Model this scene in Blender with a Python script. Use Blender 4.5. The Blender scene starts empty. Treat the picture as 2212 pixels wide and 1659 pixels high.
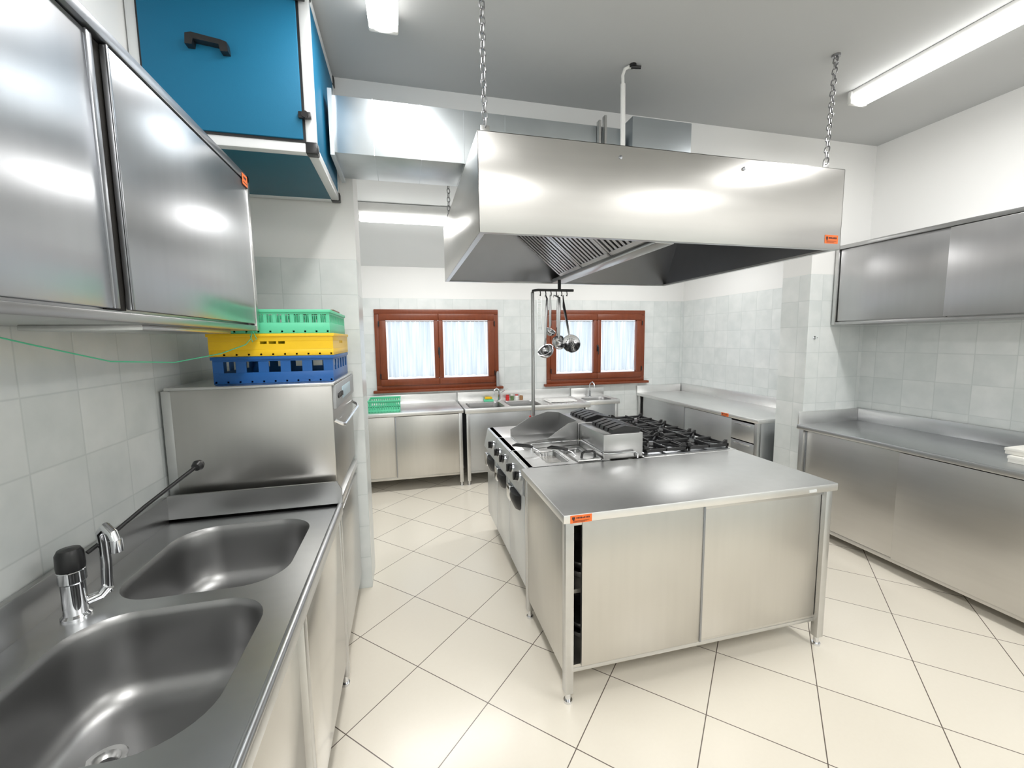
import bpy,bmesh,math,random
from mathutils import Vector,Matrix
random.seed(3)
C=bpy.context.collection
WL={}
# ---------------------------------------------------------------- materials
def newmat(name):
    m=bpy.data.materials.new(name);m.use_nodes=True
    nt=m.node_tree;b=nt.nodes['Principled BSDF'];return m,nt,b
def plain(name,col,rough=.5,metal=0.,noise=0.06,scale=12,bump=0.0,spec=.5,coat=0):
    m,nt,b=newmat(name)
    b.inputs['Roughness'].default_value=rough;b.inputs['Metallic'].default_value=metal
    b.inputs['Specular IOR Level'].default_value=spec
    b.inputs['Coat Weight'].default_value=coat
    tc=nt.nodes.new('ShaderNodeTexCoord');n=nt.nodes.new('ShaderNodeTexNoise');n.inputs['Scale'].default_value=scale;n.inputs['Detail'].default_value=4
    nt.links.new(tc.outputs['Object'],n.inputs['Vector'])
    r=nt.nodes.new('ShaderNodeMix');r.data_type='RGBA'
    r.inputs[6].default_value=(*[c*(1-noise) for c in col],1);r.inputs[7].default_value=(*[min(1,c*(1+noise)) for c in col],1)
    nt.links.new(n.outputs['Fac'],r.inputs[0]);nt.links.new(r.outputs[2],b.inputs['Base Color'])
    if bump>0:
        bp=nt.nodes.new('ShaderNodeBump');bp.inputs['Strength'].default_value=bump;bp.inputs['Distance'].default_value=.002
        nt.links.new(n.outputs['Fac'],bp.inputs['Height']);nt.links.new(bp.outputs[0],b.inputs['Normal'])
    return m
def steel(name,col=(.62,.62,.615),rough=.30,brush=(2,2,40),var=.05,stain=.10,aniso=0.):
    m,nt,b=newmat(name)
    b.inputs['Metallic'].default_value=1.
    tc=nt.nodes.new('ShaderNodeNewGeometry')
    mp=nt.nodes.new('ShaderNodeMapping');mp.inputs['Scale'].default_value=brush
    n=nt.nodes.new('ShaderNodeTexNoise');n.inputs['Scale'].default_value=1.;n.inputs['Detail'].default_value=1
    nt.links.new(tc.outputs['Position'],mp.inputs['Vector']);nt.links.new(mp.outputs[0],n.inputs['Vector'])
    s=nt.nodes.new('ShaderNodeTexNoise');s.inputs['Scale'].default_value=2.2;s.inputs['Detail'].default_value=3
    nt.links.new(tc.outputs['Position'],s.inputs['Vector'])
    mr=nt.nodes.new('ShaderNodeMapRange');mr.inputs[1].default_value=.3;mr.inputs[2].default_value=.7
    mr.inputs[3].default_value=rough-var*.5;mr.inputs[4].default_value=rough+var*.5
    nt.links.new(s.outputs['Fac'],mr.inputs[0]);nt.links.new(mr.outputs[0],b.inputs['Roughness'])
    mx=nt.nodes.new('ShaderNodeMix');mx.data_type='RGBA'
    mx.inputs[6].default_value=(*[c*(1-stain) for c in col],1);mx.inputs[7].default_value=(*[min(1,c*(1+stain)) for c in col],1)
    ad=nt.nodes.new('ShaderNodeMath');ad.operation='MULTIPLY_ADD';ad.inputs[1].default_value=.3;nt.links.new(n.outputs['Fac'],ad.inputs[0])
    sc=nt.nodes.new('ShaderNodeMath');sc.operation='MULTIPLY';sc.inputs[1].default_value=.7;nt.links.new(s.outputs['Fac'],sc.inputs[0]);nt.links.new(sc.outputs[0],ad.inputs[2])
    nt.links.new(ad.outputs[0],mx.inputs[0]);nt.links.new(mx.outputs[2],b.inputs['Base Color'])
    if aniso>0:
        t=nt.nodes.new('ShaderNodeTangent');t.direction_type='RADIAL';t.axis='Z'
        b.inputs['Anisotropic'].default_value=aniso;nt.links.new(t.outputs[0],b.inputs['Tangent'])
    return m
def mth(nt,op,a,b=None,clamp=False):
    n=nt.nodes.new('ShaderNodeMath');n.operation=op;n.use_clamp=clamp
    for i,v in enumerate((a,b)):
        if v is None:continue
        if isinstance(v,(int,float)):n.inputs[i].default_value=v
        else:nt.links.new(v,n.inputs[i])
    return n.outputs[0]
def mixc(nt,f,a,b):
    n=nt.nodes.new('ShaderNodeMix');n.data_type='RGBA'
    for i,v in ((0,f),(6,a),(7,b)):
        if isinstance(v,tuple):n.inputs[i].default_value=(*v,1)
        elif isinstance(v,(int,float)):n.inputs[i].default_value=v
        else:nt.links.new(v,n.inputs[i])
    return n.outputs[2]
def linemask(nt,u,hw):
    f=mth(nt,'FRACT',u);g=mth(nt,'SUBTRACT',1.,f);d=mth(nt,'MINIMUM',f,g)
    return mth(nt,'SUBTRACT',1.,mth(nt,'DIVIDE',d,hw,),True)
def mat_wall(tile_top=2.15):
    m,nt,b=newmat('tiled_and_painted_wall')
    g=nt.nodes.new('ShaderNodeNewGeometry');sp=nt.nodes.new('ShaderNodeSeparateXYZ');sn=nt.nodes.new('ShaderNodeSeparateXYZ')
    nt.links.new(g.outputs['Position'],sp.inputs[0]);nt.links.new(g.outputs['True Normal'],sn.inputs[0])
    ax=mth(nt,'GREATER_THAN',mth(nt,'ABSOLUTE',sn.outputs[0]),.5)
    u=mth(nt,'ADD',mth(nt,'MULTIPLY',sp.outputs[1],ax),mth(nt,'MULTIPLY',sp.outputs[0],mth(nt,'SUBTRACT',1.,ax)))
    T=.215
    u=mth(nt,'DIVIDE',mth(nt,'ADD',u,.06),T);v=mth(nt,'DIVIDE',sp.outputs[2],T)
    ln=mth(nt,'MAXIMUM',linemask(nt,u,.020),linemask(nt,v,.020))
    cb=nt.nodes.new('ShaderNodeCombineXYZ');nt.links.new(mth(nt,'FLOOR',u),cb.inputs[0]);nt.links.new(mth(nt,'FLOOR',v),cb.inputs[1]);nt.links.new(ax,cb.inputs[2])
    wn=nt.nodes.new('ShaderNodeTexWhiteNoise');nt.links.new(cb.outputs[0],wn.inputs['Vector'])
    ns=nt.nodes.new('ShaderNodeTexNoise');ns.inputs['Scale'].default_value=7;ns.inputs['Detail'].default_value=6
    off=nt.nodes.new('ShaderNodeVectorMath');off.operation='MULTIPLY_ADD';off.inputs[1].default_value=(3,3,3)
    nt.links.new(wn.outputs['Color'],off.inputs[0]);nt.links.new(g.outputs['Position'],off.inputs[2]);nt.links.new(off.outputs[0],ns.inputs['Vector'])
    f=mth(nt,'ADD',mth(nt,'MULTIPLY',wn.outputs['Value'],.22),mth(nt,'MULTIPLY',ns.outputs['Fac'],.85),True)
    tc=mixc(nt,f,(.57,.62,.615),(.87,.885,.88))
    tc=mixc(nt,mth(nt,'MULTIPLY',ln,.5),tc,(.48,.53,.52))
    up=mth(nt,'GREATER_THAN',sp.outputs[2],tile_top)
    col=mixc(nt,up,tc,(.86,.86,.85))
    nt.links.new(col,b.inputs['Base Color'])
    r=mth(nt,'ADD',.28,mth(nt,'MULTIPLY',up,.5));nt.links.new(r,b.inputs['Roughness'])
    bp=nt.nodes.new('ShaderNodeBump');bp.inputs['Strength'].default_value=.2;bp.inputs['Distance'].default_value=.002
    h=mth(nt,'MULTIPLY',mth(nt,'SUBTRACT',ns.outputs['Fac'],ln),mth(nt,'SUBTRACT',1.,up))
    nt.links.new(h,bp.inputs['Height']);nt.links.new(bp.outputs[0],b.inputs['Normal'])
    return m
def mat_floor():
    m,nt,b=newmat('diagonal_floor_tiles')
    g=nt.nodes.new('ShaderNodeNewGeometry');sp=nt.nodes.new('ShaderNodeSeparateXYZ');nt.links.new(g.outputs['Position'],sp.inputs[0])
    y=mth(nt,'SUBTRACT',sp.outputs[1],2.055)
    u=mth(nt,'DIVIDE',mth(nt,'ADD',sp.outputs[0],y),.61);v=mth(nt,'DIVIDE',mth(nt,'SUBTRACT',sp.outputs[0],y),.61)
    def ml(w):
        f=mth(nt,'FRACT',w);d=mth(nt,'MINIMUM',f,mth(nt,'SUBTRACT',1.,f));return mth(nt,'LESS_THAN',d,.0050)
    ln=mth(nt,'MAXIMUM',ml(u),ml(v))
    cb=nt.nodes.new('ShaderNodeCombineXYZ');nt.links.new(mth(nt,'FLOOR',u),cb.inputs[0]);nt.links.new(mth(nt,'FLOOR',v),cb.inputs[1])
    wn=nt.nodes.new('ShaderNodeTexWhiteNoise');nt.links.new(cb.outputs[0],wn.inputs['Vector'])
    ns=nt.nodes.new('ShaderNodeTexNoise');ns.inputs['Scale'].default_value=60;ns.inputs['Detail'].default_value=4
    nt.links.new(g.outputs['Position'],ns.inputs['Vector'])
    f=mth(nt,'ADD',mth(nt,'MULTIPLY',wn.outputs['Value'],.5),mth(nt,'MULTIPLY',ns.outputs['Fac'],.5),True)
    tc=mixc(nt,f,(.755,.70,.60),(.80,.75,.655))
    col=mixc(nt,ln,tc,(.13,.105,.085));nt.links.new(col,b.inputs['Base Color'])
    b.inputs['Roughness'].default_value=.22
    return m
def mat_emit(name,col,st):
    m,nt,b=newmat(name);b.inputs['Base Color'].default_value=(.9,.9,.9,1)
    b.inputs['Emission Color'].default_value=(*col,1);b.inputs['Emission Strength'].default_value=st
    return m
def mat_curtain():
    m,nt,b=newmat('sheer_white_curtain')
    tc=nt.nodes.new('ShaderNodeTexCoord');mp=nt.nodes.new('ShaderNodeMapping');mp.inputs['Scale'].default_value=(34,1,1.5)
    n=nt.nodes.new('ShaderNodeTexNoise');n.inputs['Scale'].default_value=1.;n.inputs['Detail'].default_value=3
    nt.links.new(tc.outputs['Object'],mp.inputs[0]);nt.links.new(mp.outputs[0],n.inputs['Vector'])
    mr=nt.nodes.new('ShaderNodeMapRange');mr.inputs[1].default_value=.32;mr.inputs[2].default_value=.68;nt.links.new(n.outputs['Fac'],mr.inputs[0])
    tr=nt.nodes.new('ShaderNodeBsdfTranslucent');nt.links.new(mixc(nt,mr.outputs[0],(.60,.69,.76),(.94,.97,.99)),tr.inputs[0])  # shading of the folds is painted in as bluish stripes
    df=nt.nodes.new('ShaderNodeBsdfDiffuse');nt.links.new(mixc(nt,mr.outputs[0],(.60,.67,.73),(.88,.90,.92)),df.inputs[0])
    mx=nt.nodes.new('ShaderNodeMixShader');mx.inputs[0].default_value=.5
    nt.links.new(df.outputs[0],mx.inputs[1]);nt.links.new(tr.outputs[0],mx.inputs[2])
    nt.links.new(mx.outputs[0],nt.nodes['Material Output'].inputs[0]);return m
def mat_glass():
    m,nt,b=newmat('window_glass')
    t=nt.nodes.new('ShaderNodeBsdfTransparent');gl=nt.nodes.new('ShaderNodeBsdfGlossy');gl.inputs['Roughness'].default_value=.03
    mx=nt.nodes.new('ShaderNodeMixShader');mx.inputs[0].default_value=.08
    nt.links.new(t.outputs[0],mx.inputs[1]);nt.links.new(gl.outputs[0],mx.inputs[2]);nt.links.new(mx.outputs[0],nt.nodes['Material Output'].inputs[0]);return m
def mat_wood():
    m,nt,b=newmat('reddish_brown_wood')
    tc=nt.nodes.new('ShaderNodeNewGeometry');mp=nt.nodes.new('ShaderNodeMapping');mp.inputs['Scale'].default_value=(14,14,3)
    n=nt.nodes.new('ShaderNodeTexNoise');n.inputs['Scale'].default_value=3;n.inputs['Detail'].default_value=6
    nt.links.new(tc.outputs['Position'],mp.inputs[0]);nt.links.new(mp.outputs[0],n.inputs['Vector'])
    nt.links.new(mixc(nt,n.outputs['Fac'],(.15,.030,.009),(.24,.055,.016)),b.inputs['Base Color']);b.inputs['Roughness'].default_value=.35;return m
def mat_galv():
    m,nt,b=newmat('galvanised_sheet');b.inputs['Metallic'].default_value=1.
    g=nt.nodes.new('ShaderNodeNewGeometry');v=nt.nodes.new('ShaderNodeTexNoise');v.inputs['Scale'].default_value=9;v.inputs['Detail'].default_value=1
    nt.links.new(g.outputs['Position'],v.inputs['Vector'])
    nt.links.new(mixc(nt,v.outputs['Fac'],(.52,.56,.585),(.64,.68,.705)),b.inputs['Base Color'])
    b.inputs['Roughness'].default_value=.36;return m
WALL=mat_wall();FLOOR=mat_floor()
CEIL=plain('ceiling_paint',(.54,.55,.55),.9,noise=.02,scale=3)
PAINT=plain('white_paint',(.80,.82,.83),.85,noise=.02,scale=3)
ST=steel('brushed_steel_horizontal');STV=steel('brushed_steel_warm',(.63,.615,.585),.33,(30,30,2),aniso=.4)
STW=steel('worktop_steel',(.82,.82,.815),.38,(20,20,20))
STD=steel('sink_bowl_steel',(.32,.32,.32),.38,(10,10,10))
STS=steel('splashback_steel',(.46,.46,.46),.32,(10,10,10))
STL=steel('cabinet_door_steel',(.58,.595,.62),.30,(2,30,2),aniso=.5)
CHR=plain('chrome',(.75,.76,.78),.08,1.,noise=.01)
CHN=plain('zinc_chain',(.38,.38,.39),.35,1.,noise=.02)
DARKS=steel('dark_filter_steel',(.34,.35,.37),.34,(10,10,10))
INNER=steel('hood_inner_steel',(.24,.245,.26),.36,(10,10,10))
FILT=steel('filter_steel',(.78,.78,.79),.3,(10,10,10))
BLACK=plain('black_plastic',(.012,.012,.013),.35);IRON=plain('black_cast_iron',(.015,.015,.016),.5,bump=.3,scale=90)
SHADOW=plain('painted_gap_shade',(.02,.018,.016),.7)  # near-black colour painted in for the shade inside gaps
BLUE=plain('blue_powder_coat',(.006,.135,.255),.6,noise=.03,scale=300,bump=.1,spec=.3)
ALU=plain('white_aluminium_profile',(.72,.74,.75),.35,.2,noise=.02)
PANEL=plain('control_panel_steel',(.66,.68,.70),.3,.8,noise=.02)
GALV=mat_galv();WOOD=mat_wood();CURT=mat_curtain();GLASS=mat_glass()
ORANGE=plain('orange_sticker',(.85,.17,.03),.45);INK=plain('dark_print',(.06,.02,.02),.6)
GREEN=plain('mint_green_plastic',(.12,.62,.36),.4);YEL=plain('yellow_plastic',(.90,.56,.01),.4);BLU=plain('blue_plastic',(.01,.10,.34),.4);BROWN=plain('brown_plastic',(.22,.10,.05),.5)
WPL=plain('white_plastic',(.82,.82,.80),.4);RED=plain('red_plastic',(.6,.02,.02),.4);GREY=plain('grey_plastic',(.35,.36,.37),.4)
EM=mat_emit('fluorescent_diffuser',(1,.99,.97),7.0)
CARD=plain('white_cardboard',(.80,.79,.74),.8)
# ---------------------------------------------------------------- builders
class B:
    def __init__(s):s.bm=bmesh.new()
    def box(s,x0,x1,y0,y1,z0,z1,bev=0.,seg=2):
        x0,x1=min(x0,x1),max(x0,x1);y0,y1=min(y0,y1),max(y0,y1);z0,z1=min(z0,z1),max(z0,z1)
        r=bmesh.ops.create_cube(s.bm,size=1);vs=r['verts']
        for v in vs:v.co=Vector(((x0+x1)/2+v.co.x*(x1-x0),(y0+y1)/2+v.co.y*(y1-y0),(z0+z1)/2+v.co.z*(z1-z0)))
        if bev>0:
            bev=min(bev,.45*min(x1-x0,y1-y0,z1-z0))
            es=list({e for v in vs for e in v.link_edges})
            bmesh.ops.bevel(s.bm,geom=es,offset=bev,segments=seg,affect='EDGES',profile=.5)
        return s
    def cyl(s,p0,p1,r0,r1=None,n=20):
        p0=Vector(p0);p1=Vector(p1);d=p1-p0
        if r1 is None:r1=r0
        q=d.to_track_quat('Z','Y').to_matrix().to_4x4()
        bmesh.ops.create_cone(s.bm,cap_ends=True,segments=n,radius1=r0,radius2=r1,depth=d.length,matrix=Matrix.Translation((p0+p1)/2)@q);return s
    def rings(s,rings,closed=True,cap0=False,cap1=False):
        L=[[s.bm.verts.new(p) for p in r] for r in rings]
        for a,b in zip(L,L[1:]):
            n=len(a)
            for i in range(n if closed else n-1):
                s.bm.faces.new((a[i],a[(i+1)%n],b[(i+1)%n],b[i]))
        if cap0:s.bm.faces.new(L[0][::-1])
        if cap1:s.bm.faces.new(L[-1])
        return L
    def tube(s,pts,r,n=8,closed=False):
        pts=[Vector(p) for p in pts];N=len(pts);rg=[];up=None
        for i,p in enumerate(pts):
            if closed:t=(pts[(i+1)%N]-pts[i-1]).normalized()
            else:t=(pts[min(i+1,N-1)]-pts[max(i-1,0)]).normalized()
            if up is None:
                up=Vector((0,0,1)) if abs(t.z)<.9 else Vector((1,0,0))
            up=(up-t*up.dot(t)).normalized();sd=t.cross(up)
            rr=r[i] if isinstance(r,(list,tuple)) else r
            rg.append([p+(up*math.cos(2*math.pi*k/n)+sd*math.sin(2*math.pi*k/n))*rr for k in range(n)])
        if closed:rg.append(rg[0]);
        s.rings(rg,True,not closed,not closed)
        if closed:bmesh.ops.remove_doubles(s.bm,verts=s.bm.verts,dist=1e-5)
        return s
    def prism(s,poly,ax,a0,a1):
        def P(p,a):
            return {'x':(a,p[0],p[1]),'y':(p[0],a,p[1]),'z':(p[0],p[1],a)}[ax]
        s.rings([[P(p,a0) for p in poly],[P(p,a1) for p in poly]],True,True,True);return s
    def lathe(s,c,prof,axis=(0,0,1),n=24):
        q=Vector(axis).to_track_quat('Z','Y');c=Vector(c)
        s.rings([[c+q@Vector((r*math.cos(2*math.pi*k/n),r*math.sin(2*math.pi*k/n),h)) for k in range(n)] for r,h in prof],True);return s
    def out(s,name,mat,parent=None,label=None,cat=None,group=None,kind=None,keep0=False,ang=35,doubles=False):
        bm=s.bm
        bmesh.ops.recalc_face_normals(bm,faces=bm.faces)
        c=Vector((0,0,0))
        if not keep0:
            xs=[v.co for v in bm.verts];c=Vector([(min(v[i] for v in xs)+max(v[i] for v in xs))/2 for i in range(3)])
            if parent is None:c.z=min(v.z for v in xs)
            for v in bm.verts:v.co-=c
        me=bpy.data.meshes.new(name);bm.to_mesh(me);bm.free();me.materials.append(mat)
        for p in me.polygons:p.use_smooth=True
        me.set_sharp_from_angle(angle=math.radians(ang))
        o=bpy.data.objects.new(name,me);C.objects.link(o)
        WL[o.name]=c.copy();o.location=c
        if parent:o.parent=parent;o.location=c-WL[parent.name]
        if label:o['label']=label
        if cat:o['category']=cat
        if group:o['group']=group
        if kind:o['kind']=kind
        return o
def thing(name,label,cat,loc,group=None,kind=None):
    o=bpy.data.objects.new(name,None);o.empty_display_size=.1;C.objects.link(o);o.location=loc;WL[o.name]=Vector(loc)
    o['label']=label;o['category']=cat
    if group:o['group']=group
    if kind:o['kind']=kind
    return o
def bx(name,mat,parent,x0,x1,y0,y1,z0,z1,bev=.002,**k):
    return B().box(x0,x1,y0,y1,z0,z1,bev).out(name,mat,parent,**k)
def rrect(x0,x1,y0,y1,r,n=8):
    p=[]
    for cx,cy,a in ((x1-r,y1-r,0),(x0+r,y1-r,90),(x0+r,y0+r,180),(x1-r,y0+r,270)):
        for i in range(n+1):
            t=math.radians(a+90*i/n);p.append((cx+r*math.cos(t),cy+r*math.sin(t)))
    return p
def plate(b,outer,holes,z):
    bm=b.bm;ed=[]
    for loop in [outer]+holes:
        vs=[bm.verts.new((x,y,z)) for x,y in loop]
        for i in range(len(vs)):ed.append(bm.edges.new((vs[i],vs[(i+1)%len(vs)])))
    bmesh.ops.triangle_fill(bm,use_beauty=True,use_dissolve=False,edges=ed)
def basin(parent,x0,x1,y0,y1,z,depth,r,drain,mat=None,rd=.045):
    b=B();rg=[]
    for ins,dz in ((0,0),(.004,-.006),(.008,-.02),(.013,-depth*.3),(.018,-depth*.55),(.026,-depth*.78),(.042,-depth*.91),(.065,-depth*.975),(.10,-depth),):
        if ins>.45*min(x1-x0,y1-y0)-.02:continue
        rr=max(.02,r-ins*.3)
        rg.append([(px,py,z+dz) for px,py in rrect(x0+ins,x1-ins,y0+ins,y1-ins,rr)])
    cx,cy=drain
    last=rg[-1];circ=[]
    for (px,py,pz) in last:
        a=math.atan2(py-cy,px-cx);circ.append((cx+rd*math.cos(a),cy+rd*math.sin(a),z-depth-.006))
    rg.append(circ)
    b.rings(rg,True)
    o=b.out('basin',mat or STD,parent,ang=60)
    d=B();d.lathe((cx,cy,z-depth-.006),[(rd,0),(rd*.95,.003),(rd*.72,.001),(rd*.66,-.006),(rd*.45,-.014),(.004,-.014)])
    o2=d.out('drain',ST,o)
    d=B();d.lathe((cx,cy,z-depth-.018),[(rd*.42,.0),(rd*.42,.004),(rd*.2,.006),(.003,.006)]);d.out('drain_plug',BLACK if rd>.03 else CHR,o)
    return o
def mapper(face,p):
    if face=='-Y':return lambda u,d:(u,p+d)
    if face=='-X':return lambda u,d:(p+d,u)
    if face=='+X':return lambda u,d:(p-d,u)
def ub(name,mat,parent,f,u0,u1,d0,d1,z0,z1,bev=.002,**k):
    a=f(u0,d0);c=f(u1,d1);return bx(name,mat,parent,a[0],c[0],a[1],c[1],z0,z1,bev,**k)
def sticker(parent,f,u,d,z,w=.07,h=.035,flip=False):
    o=ub('sticker',ORANGE,parent,f,u,u+w,d,d-.0012,z,z+h,0,label='small orange maker sticker with dark print')
    b=B();e=d-.0012;k=(lambda t:u+w-t) if flip else (lambda t:u+t)
    def r(a0,a1,c0,c1):
        p=f(k(a0*w),e);q=f(k(a1*w),e-.0006);b.box(p[0],q[0],p[1],q[1],z+c0*h,z+c1*h)
    r(.08,.22,.5,.8);r(.11,.19,.35,.5)
    for j in range(9):
        if j!=4:r(.28+j*.07,.33+j*.07,.55,.76)
        else:r(.28+j*.07,.33+j*.07,.55,.70)
    for i in range(3):r(.12,.88-.1*i,.28-.09*i,.31-.09*i)
    b.out('lettering',INK,o)
def legs(parent,f,us,ds,h,mat=ST,zb=.05):
    for u in us:
        for d in ds:
            l=ub('leg',mat,parent,f,u-.02,u+.02,d-.02,d+.02,zb,h-.04,.003)
            x,y=f(u,d)
            B().cyl((x,y,0),(x,y,.012),.02).cyl((x,y,.012),(x,y,zb),.013).out('foot',CHR,l)
def cabinet(name,label,face,p,u0,u1,depth,h,doors,splash=True,mat=STV,top=STW,splash_u=None,legmat=ST,zb=.13,worktop=True,extra_legs=()):
    f=mapper(face,p);x,y=f((u0+u1)/2,depth/2);T=thing(name,label,'kitchen counter',(x,y,0))
    if worktop:ub('worktop',top,T,f,u0,u1,0,depth,h-.04,h,.006)
    legs(T,f,(u0+.035,u1-.035)+tuple(extra_legs),(.035,depth-.045),h,legmat)
    for i,(a,b_,off) in enumerate(doors):
        dd=ub('door',mat,T,f,a,b_,off,off+.018,zb+.03,h-.05,.003)
        ub('edge_pull',DARKS,dd,f,(b_-.010) if i%2==0 else a,(b_) if i%2==0 else a+.010,off-.003,off+.001,zb+.03,h-.05,.001)
    ub('side_panel',mat,T,f,u0+.018,u0+.028,.05,depth-.06,zb,h-.04,.001)
    ub('side_panel',mat,T,f,u1-.028,u1-.018,.05,depth-.06,zb,h-.04,.001)
    ub('back_panel',mat,T,f,u0+.03,u1-.03,depth-.03,depth-.02,zb,h-.04,.001)
    ub('bottom_shelf',mat,T,f,u0+.03,u1-.03,.045,depth-.03,zb,zb+.03,.001)
    ub('middle_shelf',mat,T,f,u0+.03,u1-.03,.12,depth-.03,.46,.48,.001)
    if splash:ub('splashback',top,T,f,u0,u1,depth-.015,depth,h-.01,h+.11,.004)
    return T,f
# ---------------------------------------------------------------- room
XL,XR,YF,YP,YP2,YB,ZC=-1.03,3.85,-1.9,2.85,3.12,5.33,3.2
def struct(b,name,mat,label):
    return b.out(name,mat,None,label=label,cat=name.split('_')[0].split('.')[0],kind='structure',keep0=True)
struct(B().box(XL-.1,XR+.1,YF-.1,YB+.1,-.1,0),'floor',FLOOR,'cream ceramic floor tiles laid diagonally with dark grout')
struct(B().box(XL-.1,XR+.1,YF-.1,YP2,ZC,ZC+.1),'ceiling',CEIL,'flat light grey painted ceiling')
struct(B().box(XL-.1,XL,YF-.1,YB+.1,0,3.6),'wall_left',WALL,'wall with pale grey green tiles and white paint above')
struct(B().box(XR,XR+.1,YF-.1,YB+.1,0,3.6),'wall_right',WALL,'wall with pale grey green tiles and white paint above')
struct(B().box(XL,XR,YF-.1,YF,0,3.3),'wall_front',WALL,'wall with pale grey green tiles and white paint above')
b=B();b.prism([(XL,0),(-.275,0),(-.275,2.86),(3.25,2.86),(3.25,0),(XR,0),(XR,3.5),(XL,3.5)],'y',YP,YP2)
struct(b,'wall_partition',WALL,'white beam between two tiled pillars around a wide opening')
b=B();zb0=2.52;sl=.29
b.prism([(YP2,zb0+sl*(YB-YP2)),(YB+.1,zb0-.1*sl),(YB+.1,zb0+.1),(YP2,zb0+sl*(YB-YP2)+.1)],'x',XL-.1,XR+.1)
struct(b,'ceiling.001',PAINT,'sloping white painted ceiling of the rear room')
W=[(-.35,1.15),(1.80,3.235)];wz0,wz1=1.05,2.02
b=B()
b.box(XL,XR,YB,YB+.12,0,wz0);b.box(XL,XR,YB,YB+.12,wz1,3.3)
for a,c in ((XL,W[0][0]),(W[0][1],W[1][0]),(W[1][1],XR)):b.box(a,c,YB,YB+.12,wz0,wz1)
struct(b,'wall_back',WALL,'rear wall with pale tiles and two window openings')
for i,(a,c) in enumerate(W):
    T=thing('window_%d'%(i+1),'reddish brown wooden double window with sheer white curtains','window',((a+c)/2,YB,wz0),kind='structure')
    y0,y1=YB-.02,YB+.05;fw=.06
    b=B();b.box(a,c,y0,y1,wz1-fw,wz1,.006);b.box(a,c,y0,y1,wz0,wz0+fw,.006);b.box(a,a+fw,y0,y1,wz0+fw,wz1-fw,.006);b.box(c-fw,c,y0,y1,wz0+fw,wz1-fw,.006)
    b.out('frame',WOOD,T)
    mid=(a+c)/2
    for s,(p,q) in enumerate(((a+fw-.008,mid),(mid,c-fw+.008))):
        z0,z1=wz0+fw-.008,wz1-fw+.008;sw=.08;ym,yn=y0-.012,YB+.035
        l=sw if s==0 else .055;r=.055 if s==0 else sw
        b=B();b.box(p,q,ym,yn,z1-sw,z1,.008);b.box(p,q,ym,yn,z0,z0+sw,.008);b.box(p,p+l,ym,yn,z0+sw,z1-sw,.008);b.box(q-r,q,ym,yn,z0+sw,z1-sw,.008)
        S=b.out('sash',WOOD,T)
        B().box(p+l,q-r,YB+.02,YB+.024,z0+sw,z1-sw).out('glass',GLASS,S)
        b=B();n=90;rg=[]
        for zz in range(9):
            t=zz/8;row=[]
            for k in range(n+1):
                u=k/n;x=p+l+.012+(q-r-p-l-.024)*(u+(-.045*math.sin(math.pi*t)*(u-.5)))
                row.append((x,YB-.006+.007*math.sin(u*50+math.sin(u*9)*2)*(.6+.4*t),z1-sw-.012-(z1-z0-2*sw-.035)*t+.006*math.sin(u*31)*t))
            rg.append(row)
        b.rings(rg,False);b.out('curtain',CURT,S,label='sheer gathered white curtain')
        B().tube([(p+l,YB-.006,z1-sw-.014),(q-r,YB-.006,z1-sw-.014)],.004).out('curtain_rod',CHR,S)
        for hz in (z0+.12,z1-.12):
            hx=p+.0 if s==0 else q
            B().cyl((hx,ym-.006,hz-.03),(hx,ym-.006,hz+.03),.007).out('hinge',BLACK,S)
    b=B();b.box(mid-.012,mid+.012,y0-.018,y0-.010,1.47,1.56,.003);b.tube([(mid,y0-.014,1.53),(mid,y0-.045,1.53),(mid,y0-.048,1.52),(mid,y0-.048,1.43)],.006);b.out('handle',BLACK,T)
    bx('sill',WOOD,T,a-.04,c+.05,YB-.07,YB+.0,wz0-.03,wz0+.002,.006)
# ---------------------------------------------------------------- island table
T,f=cabinet('work_table','stainless steel island table with two sliding doors and square legs','-Y',1.63,.625,2.115,.69,.90,[(.722,1.35,.025),(1.345,2.058,.040)],splash=False,mat=STV,zb=.135)
ub('front_rail',ST,T,f,.67,2.07,.03,.05,.835,.86,.002)
ub('door_track',ST,T,f,.67,2.07,.043,.065,.13,.15,.002)
sticker(T,f,.655,.0,.862,.10,.034)
b=B();b.box(1.93,1.975,1.628,1.63,.868,.882);b.out('name_plate',ALU,T)
for k,zz in enumerate((.166,.215,.481,.53)):
    b=B();b.lathe((.86,1.90,zz),[(0.001,.0),(.10,.0),(.125,.035),(.128,.045),(.122,.044),(.098,.006),(.001,.004)])
    b.out('mixing_bowl',ST,None,label='shiny steel bowl stacked inside the table',cat='bowl',group='bowls inside the island table')
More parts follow.
